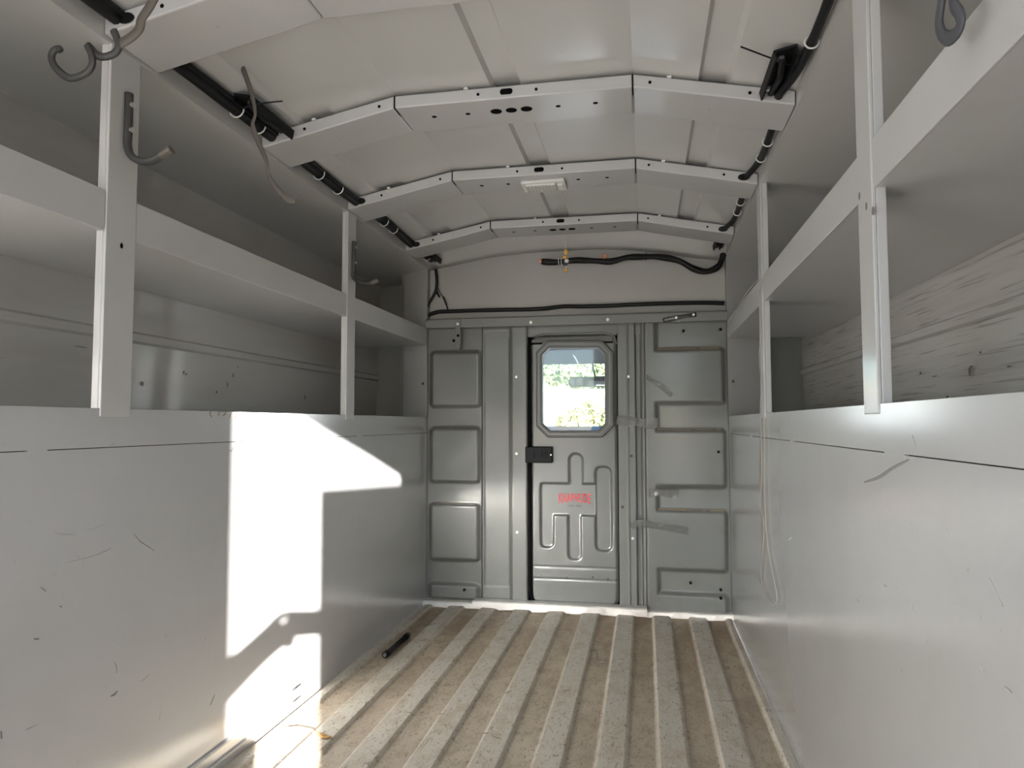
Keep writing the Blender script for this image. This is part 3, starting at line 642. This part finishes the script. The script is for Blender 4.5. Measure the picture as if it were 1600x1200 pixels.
rc = thing('cable_drop', on(684, 440, 'y', 0.0), 'forked black cable dropping down the bulkhead corner', 'cable')
MB().tube(spline([on(u, v, 'y', .02) for u, v in ((681, 420), (683, 437), (682, 451), (678, 461), (671, 473), (668, 480))], 6), .0065, 8).build('cable', 'loom', rc, smooth=True)
MB().tube(spline([on(u, v, 'y', .02) for u, v in ((682, 452), (684, 458), (687, 464))], 4), .004, 8).build('cut_end', 'loom', rc)
MB().tube(spline([on(u, v, 'y', .02) for u, v in ((685, 450), (689, 459), (693, 464), (697, 474), (700, 483))], 4), [.0015]*8+[.004]*5+[.003]*4, 8).build('pigtail', 'loom', rc)
# yellow connector cluster hanging in front of the bundle
yc = thing('wire_connectors', on(885, 425, 'y', -.12), 'yellow and white wire connectors dangling under the roof', 'wire')
MB().tube([on(884, 368, 'y', -.12), on(885, 384, 'y', -.12), on(884, 400, 'y', -.12), on(885, 420, 'y', -.12)], .002, 6).build('wire', 'tie', yc)
for u, v, h, m in ((885, 394, .022, 'yellow'), (883, 402, .014, 'yellow'), (886, 408, .016, 'tie'), (884, 413, .012, 'loopm'), (885, 422, .013, 'yellow')):
    c = on(u, v, 'y', -.12); MB().tube([c+Vector((0, 0, h/2)), c+Vector((0, 0, h*.1)), c-Vector((0, 0, h/2))], [.005, .010, .006], 8).build('connector', m, yc, smooth=True)

# ------------------------------------------------------------------ J hooks on the left posts
def jhook(px, yv, w, label, bolts):
    root = thing('coat_hook', on(*px[0], 'y', yv), label, 'hook', 'J hooks on the shelf posts')
    P = [on(u, v, 'y', yv) for u, v in px]
    for p in P: p.x = max(p.x, -0.6165)
    P = spline(P, 6); n = len(P)
    MB().tube(P, [(w, .0065)]*n, 10, flat=(1, 0, 0)).build('hook_bar', 'hook', root, smooth=True)
    t = (P[-1]-P[-3]).normalized(); MB().tube([P[-1]-t*.022, P[-1]+t*.002], [(w*1.06, .008)]*2, 10, flat=(1, 0, 0)).build('rubber_tip', 'strap', root)
    for u, v in bolts:
        c = on(u, v, 'y', yv); c.x = -0.6165; MB().disc(c+Vector((.004, 0, 0)), (1, 0, 0), .005, .005, .005, 8, (0, 1, 0)).build('bolt', 'steel', root)
    return root
jhook([(199, 145), (197, 175), (196, 205), (197, 225), (206, 241), (220, 250), (240, 249), (256, 240), (268, 233)], -1.808, .0085, 'dark grey J hook on the wide shelf post with scuff marks', [(200, 163), (199, 202)])
jhook([(548, 377), (548, 400), (549, 420), (553, 433), (563, 440), (575, 442), (584, 440), (591, 437)], -0.800, .0085, 'dark grey J hook on the shelf post between strap bracket and strap', [(549, 386), (549, 410)])
sh = thing('bent_strap_hook', on(115, 122, 'y', -1.95), 'brown-grey bent double hook hanging off the roof bow above the post', 'hook')
MB().tube(spline([on(u, v, 'y', -1.95) for u, v in ((250, -18), (236, 8), (223, 28), (219, 44), (207, 56), (194, 64), (184, 70))], 6), [(.009, .0035)]*37, 8, flat=(0, 1, 0)).build('strap', 'strap', sh, smooth=True)
P = spline([on(u, v, 'y', -1.95) for u, v in ((179, 46), (185, 60), (187, 72), (180, 82), (164, 87), (151, 83), (143, 74), (138, 69))], 5)
MB().tube(P, [(.0065, .0045)]*len(P), 8, flat=(0, 1, 0)).build('small_hook', 'hook', sh, smooth=True)
P = spline([on(u, v, 'y', -1.955) for u, v in ((138, 69), (144, 82), (146, 97), (139, 110), (124, 118), (110, 120), (98, 113), (86, 100), (82, 87), (86, 77), (93, 74), (96, 77))], 5)
MB().tube(P, [(.006, .0045)]*len(P), 8, flat=(0, 1, 0)).build('large_hook', 'hook', sh, smooth=True)
ds = thing('dangling_strap', on(455, 312, 'y', -1.6), 'thin brown-grey strap dangling from the roof past the black bracket', 'strap')
P = spline([on(u, v, 'y', -1.6) for u, v in ((360, 74), (376, 95), (388, 125), (397, 155), (400, 178), (396, 192), (400, 208), (408, 228), (417, 250), (419, 268), (428, 287), (444, 306))], 5)
n = len(P); MB().tube(P, [(.0035+.002*abs(math.sin(i*.13+.6)), .0014) for i in range(n)], 8, flat=(0, 1, 0)).build('webbing', 'strap', ds, smooth=True)
MB().tube([on(443, 305, 'y', -1.6), on(452, 311, 'y', -1.6), on(463, 313, 'y', -1.6)], [(.004, .002), (.0075, .002), (.006, .002)], 8, flat=(0, 1, 0)).build('end_tab', 'strap', ds)
lp = thing('strap_loop', on(1480, 65, 'x', .6), 'blue-grey strap loop hanging above the rail on the string side', 'strap')
P = spline([on(u, v, 'x', .597) for u, v in ((1478, -22), (1472, 10), (1469, 38), (1474, 56), (1484, 62), (1496, 54), (1503, 38), (1500, 22), (1492, 8), (1492, -22))], 6)
MB().tube(P, [(.0075, .003)]*len(P), 8, flat=(1, 0, 0)).build('webbing', 'loopm', lp, smooth=True)

# string down the right wall
st = thing('hanging_string', on(1207, 945, 'x', .62), 'dirty string looped over the rail and hanging down the wall', 'string')
pts = [(1196, 428), (1188, 452), (1187, 480), (1190, 520), (1186, 560), (1190, 600), (1188, 640), (1189, 690), (1190, 740), (1188, 790), (1193, 820), (1191, 860), (1188, 905), (1198, 935), (1206, 946), (1213, 938), (1209, 910), (1201, 870), (1196, 820), (1194, 760), (1194, 700), (1193, 650)]
MB().tube(spline([on(u, v, 'x', XW-.006) for u, v in pts], 5), .0012, 6).build('twine', 'string', st, smooth=True)
MB().tube(spline([on(u, v, 'x', XW-.004) for u, v in ((1188, 650), (1188, 700), (1187, 745), (1190, 800), (1190, 830), (1189, 880), (1187, 910))], 5), .0014, 6).build('stained_twine', 'dkstring', st, smooth=True)
MB().tube(spline([on(u, v, 'x', XW-.008) for u, v in ((1138, 510), (1155, 478), (1172, 452), (1188, 437))], 5), .0012, 6).build('loose_end', 'string', st, smooth=True)

# ------------------------------------------------------------------ things on the floor
rod = thing('black_rod', on(617, 1008, 'z', 0.0), 'short black rubber rod lying in a floor channel by the wall', 'rod')
a = on(600, 1023, 'z', .014); b = on(636, 992, 'z', .014)
MB().tube([a, a.lerp(b, .12), a.lerp(b, .13), a.lerp(b, .87), a.lerp(b, .88), b], [.0105, .0105, .0085, .0085, .0105, .0105], 12).build('shaft', 'black', rod, smooth=True)
MB().tube([a.lerp(b, .02), a.lerp(b, -.01)], [.0095, .006], 12).build('end_cap', 'hook', rod)
lf = thing('dry_stem', on(510, 1148, 'z', .002), 'dry curled leaf with long stem on the floor by the wall', 'leaf')
MB().tube(spline([on(u, v, 'z', .012) for u, v in ((432, 1133), (455, 1136), (480, 1140), (505, 1147))], 4), .0016, 6).build('stem', 'twig', lf)
MB().tube(spline([on(u, v, 'z', .013) for u, v in ((498, 1145), (506, 1150), (516, 1150))], 4), [(.001, .001), (.006, .002), (.009, .002), (.010, .003), (.009, .002), (.007, .002), (.006, .002), (.004, .002), (.001, .001)], 6).build('blade', 'twig', lf)
mb = MB()
for k in range(150):                           # sweepings: grass clippings and crumbs
    x = random.uniform(-.58, .58); y = -random.random()**1.3*1.5-.05; L = random.uniform(.006, .03); an = random.uniform(0, 6.28)
    z = .0012+(.010 if any(abs(x-c) < .04 for c in ribs) else 0); d = Vector((math.cos(an), math.sin(an), 0)); q = Vector((-d.y, d.x, 0))*random.uniform(.2, .6)
    p = Vector((x, y, z)); mb.tube([p, p+d*L*.5+q*L*.4, p+d*L], [.0005, .0008, .0004], 4)
dbr = mb.build('floor_debris', 'rust', None); tag(dbr, 'scattered dry clippings and crumbs across the ribbed floor', 'debris', kind='stuff')
cl = thing('fibre_curl', on(980, 1018, 'z', .004), 'dark curled fibre lying in a floor channel', 'fibre')
MB().tube(spline([on(u, v, 'z', .004) for u, v in ((922, 1018), (928, 1016), (932, 1022), (931, 1030), (936, 1034), (944, 1034))], 4), .0016, 6).build('fibre', 'scratch', cl)

# ------------------------------------------------------------------ rear frame, unseen leaf added to shade the left side (behind the camera)
rear = thing('wall_rear', (0, REAR, 0), 'white rear frame of the cargo body', None, kind='structure')
MB().box(-1.02, 1.02, REAR-.03, REAR, 1.44, 1.64).build('header', 'wall', rear)
for s in (-1, 1):
    a, b = sorted((s*XW, s*(XW+.05))); MB().box(a, b, REAR-.03, REAR, -.1, 1.262).build('jamb', 'wall', rear)
leaf = MB().box(-0.16, 0.402+.015, REAR-.075, REAR-.035, -0.02, 1.60).build('shade_leaf', 'wall', None, bevel=.004)
tag(leaf, 'unseen white leaf added to shade the left side', kind='structure')
MB().box(-1.02, 1.02, REAR-.03, 0.36, 1.625, 1.65).build('roof_cap', 'roof', ceil)
for s in (-1, 1):
    a, b = sorted((s*0.99, s*1.02)); MB().box(a, b, REAR, 0.36, -.6, 1.64).build('outer_skin', 'wall', shelfL if s < 0 else shelfR)

# photographer crouching at the rear
def skin(name, chains, m, parent=None, sub=2):
    vs, es, rs = [], [], []; key = {}
    for ch in chains:
        prev = None
        for (p, r) in ch:
            kk = tuple(round(c, 4) for c in p)
            if kk not in key: key[kk] = len(vs); vs.append(p); rs.append(r)
            if prev is not None and prev != key[kk]: es.append((prev, key[kk]))
            prev = key[kk]
    me = bpy.data.meshes.new(name); me.from_pydata(vs, es, []); o = bpy.data.objects.new(name, me); COL.objects.link(o)
    o.modifiers.new('skin', 'SKIN'); sd = me.skin_vertices[0].data
    for i, r in enumerate(rs): sd[i].radius = (r, r) if not isinstance(r, tuple) else r
    sd[0].use_root = True; o.modifiers.new('sub', 'SUBSURF').levels = sub; o.modifiers['sub'].render_levels = sub
    me.materials.append(M[m]); 
    if parent is not None: o.parent = parent
    return o
per = thing('person', (0, 0, 0), 'person crouching at the rear holding up a phone', 'person')
pel = ((.06, -3.42, .34), .13); ch = ((.07, -3.36, .74), .15); nk = ((.09, -3.30, .93), .06); hdv = ((.10, -3.26, 1.06), .10)
sho = ((.22, -3.33, .83), .07); el = ((.10, -3.10, .56), .048); wr = ((.195, -2.985, .665), .034); pm = ((.232, -2.962, .705), .030)
shl = ((-.08, -3.33, .83), .07); ell = ((-.14, -3.14, .58), .048); wrl = ((-.02, -3.03, .50), .034)
hand = [[wr, pm]]+[[pm, ((.248+.006*k, -2.952, .722-.016*k), .010), ((.262, -2.935, .740-.020*k), .009)] for k in range(4)]+[[pm, ((.225, -2.955, .735), .011), ((.245, -2.94, .752), .010)]]
skin('body', [[pel, ((.065, -3.40, .54), .14), ch, nk, hdv, ((.10, -3.255, 1.15), .075)], [ch, sho, el, wr]]+hand+[[ch, shl, ell, wrl, ((.0, -2.99, .48), .03)],
     [pel, ((.16, -3.36, .33), .10), ((.20, -3.06, .49), .062), ((.20, -3.20, .10), .045), ((.21, -3.10, .04), .04)],
     [pel, ((-.04, -3.36, .33), .10), ((-.10, -3.08, .47), .062), ((-.10, -3.22, .10), .045), ((-.11, -3.12, .04), .04)]], 'cloth', per)
phn = MB(); Rm = Matrix.Translation((.318, -2.928, .722)) @ Matrix.Rotation(YAW, 4, 'Z')
phn.box(-.075, .075, -.0045, .0045, -.036, .036, Rm); tag(phn.build('phone', 'phone', None, bevel=.004), 'dark phone held sideways by the crouching person', 'phone')

# ------------------------------------------------------------------ cab and what lies beyond the windshield
hl = MB().prism([(0.1, 1.30), (1.3, 1.24), (1.62, 1.145), (1.66, 1.16), (1.4, 1.36), (0.1, 1.40)], -0.68, 0.68, lambda p, t: Vector((t, p[0], p[1]))).build('cab_headliner', 'cabdark', None)
tag(hl, 'dark headliner of the cab seen through the door window', 'headliner')
ds_ = MB().prism([(1.55, 0.3), (1.45, 0.68), (1.75, 0.745), (2.15, 0.72), (2.2, 0.3)], -0.9, 0.9, lambda p, t: Vector((t, p[0], p[1]))).build('dashboard', 'dash', None, bevel=.02)
tag(ds_, 'blue-grey dashboard at the lower edge of the door window view', 'dashboard')
wsv = [Vector((-0.88, 1.66, 1.155)), Vector((0.88, 1.66, 1.155)), Vector((0.88, 2.16, 0.72)), Vector((-0.88, 2.16, 0.72))]
ws = MB().add(wsv+[p+Vector((0, .006, .004)) for p in wsv], [(0, 1, 2, 3), (7, 6, 5, 4), (0, 4, 5, 1), (1, 5, 6, 2), (2, 6, 7, 3), (3, 7, 4, 0)]).build('window_1', 'clear', None)
tag(ws, 'sloped windshield of the cab', kind='structure')
rm = thing('rear_view_mirror', on(925, 596, 'y', 1.45), 'black rear-view mirror hanging below the headliner behind the door glass', 'mirror')
a = on(888, 605, 'y', 1.45); b = on(962, 587.5, 'y', 1.45); mb = MB(); hh = b.z-a.z
ml = a.x; mr_ = b.x
prf = [(ml+.012, a.z), (mr_-.01, a.z), (mr_, a.z+hh*.5), (mr_-.012, b.z), (ml+.025, b.z-.004), (ml, b.z-.025), (ml, a.z+.018)]
mb.prism(prf, 1.45, 1.475, lambda p, t: Vector((p[0], t, p[1]))).build('housing', 'mirror', rm, bevel=.006)
cxm, czm = (ml+mr_)/2, (a.z+b.z)/2
refl = mat('mirror_glass', (0.75, 0.8, 0.82), 0.03, 1.0); M['refl'] = refl
MB().prism([(cxm+(x-cxm)*.93, czm+(z-czm)*.84) for x, z in prf], 1.4485, 1.4495, lambda p, t: Vector((p[0], t, p[1]))).build('mirror_glass', 'refl', rm)
MB().tube(spline([on(930, 588, 'y', 1.46), on(927, 578, 'y', 1.5), on(926, 566, 'y', 1.56)], 4), .007, 8).build('stalk', 'mirror', rm, smooth=True)
vc = MB().tube(spline([on(896, 555, 'y', 1.35), on(901, 563, 'y', 1.36), on(905, 573, 'y', 1.38)], 4), [(.004, .003), (.01, .003), (.012, .003), (.011, .003), (.010, .003), (.010, .003), (.009, .003), (.008, .003), (.006, .003)], 8).build('visor_clip', 'ltgrey', None, smooth=True)
tag(vc, 'pale visor clip hanging from the dark headliner', 'clip')

G = -0.82
gr = MB().box(-60, 60, -60, 8, G-.3, G).build('ground', 'concrete', None); tag(gr, 'pale concrete yard around the vehicle', kind='structure')
hv = [Vector((-40, 8, G)), Vector((40, 8, G)), Vector((40, 30, 2.1)), Vector((-40, 30, 2.1))]
hl2 = MB().add(hv+[p-Vector((0, 0, 1)) for p in hv], [(0, 1, 2, 3), (7, 6, 5, 4), (0, 4, 5, 1), (1, 5, 6, 2), (2, 6, 7, 3), (3, 7, 4, 0)]).build('slope', 'concrete', None)
tag(hl2, 'pale driveway climbing away beyond the windshield', kind='structure')
bk = MB().box(-60, 60, 30, 80, 1.0, 2.35).build('bank', 'earth', None); tag(bk, 'tan earth bank at the top of the driveway', kind='structure')
def foliage(c, rx, rz, nleaf, size, seed):
    rnd = random.Random(seed); mb = MB(); c = Vector(c)
    for k in range(nleaf):
        d = Vector((rnd.gauss(0, 1), rnd.gauss(0, 1), rnd.gauss(0, 1))).normalized()
        q = c+Vector((d.x*rx, d.y*rx, d.z*rz))*(rnd.random()**.3)*(1+.12*math.sin(d.x*7+seed)*math.cos(d.z*6))
        a = Vector((rnd.gauss(0, 1), rnd.gauss(0, 1), rnd.gauss(0, 1))).normalized(); b = a.cross(d); b = b.normalized() if b.length > .01 else Vector((0, 0, 1))
        s_ = size*rnd.uniform(.6, 1.3); mb.add([q-a*s_, q+b*s_*.5, q+a*s_, q-b*s_*.5], [(0, 1, 2, 3)])
    return mb
bc = on(925, 672, 'y', 9.5)
bu = thing('round_bush', (bc.x, 9.5, G), 'yellow-green rounded bush beyond the windshield', 'bush')
foliage((bc.x, 9.5, bc.z-.25), .80, .72, 8000, .07, 2).build('leaves', 'bush', bu)['kind'] = 'stuff'
MB().tube([(bc.x, 9.5, G-.1), (bc.x+.05, 9.5, -.2), (bc.x, 9.5, .3)], [.08, .06, .03], 8).build('stem', 'bark', bu)
for k, (u, dist, h, rx, lab) in enumerate(((862, 33, 3.0, 1.7, 'low spreading green tree on the bank left of the mirror'), (905, 40, 3.6, 2.2, 'taller green tree on the bank behind the mirror'), (945, 46, 3.2, 2.0, 'far green tree on the bank right of the mirror'))):
    x = on(u, 600, 'y', dist).x
    t = thing('tree', (x, dist, 2.35), lab, 'tree', 'trees on the bank')
    MB().tube([(x, dist, 2.2), (x+.1, dist, 2.35+h*.4), (x, dist, 2.35+h*.7)], [.16, .12, .05], 8).build('trunk', 'bark', t)
    foliage((x, dist, 2.35+h*.6), rx, h*.45, 3000, .22, 20+k).build('leaves', 'tree', t)['kind'] = 'stuff'
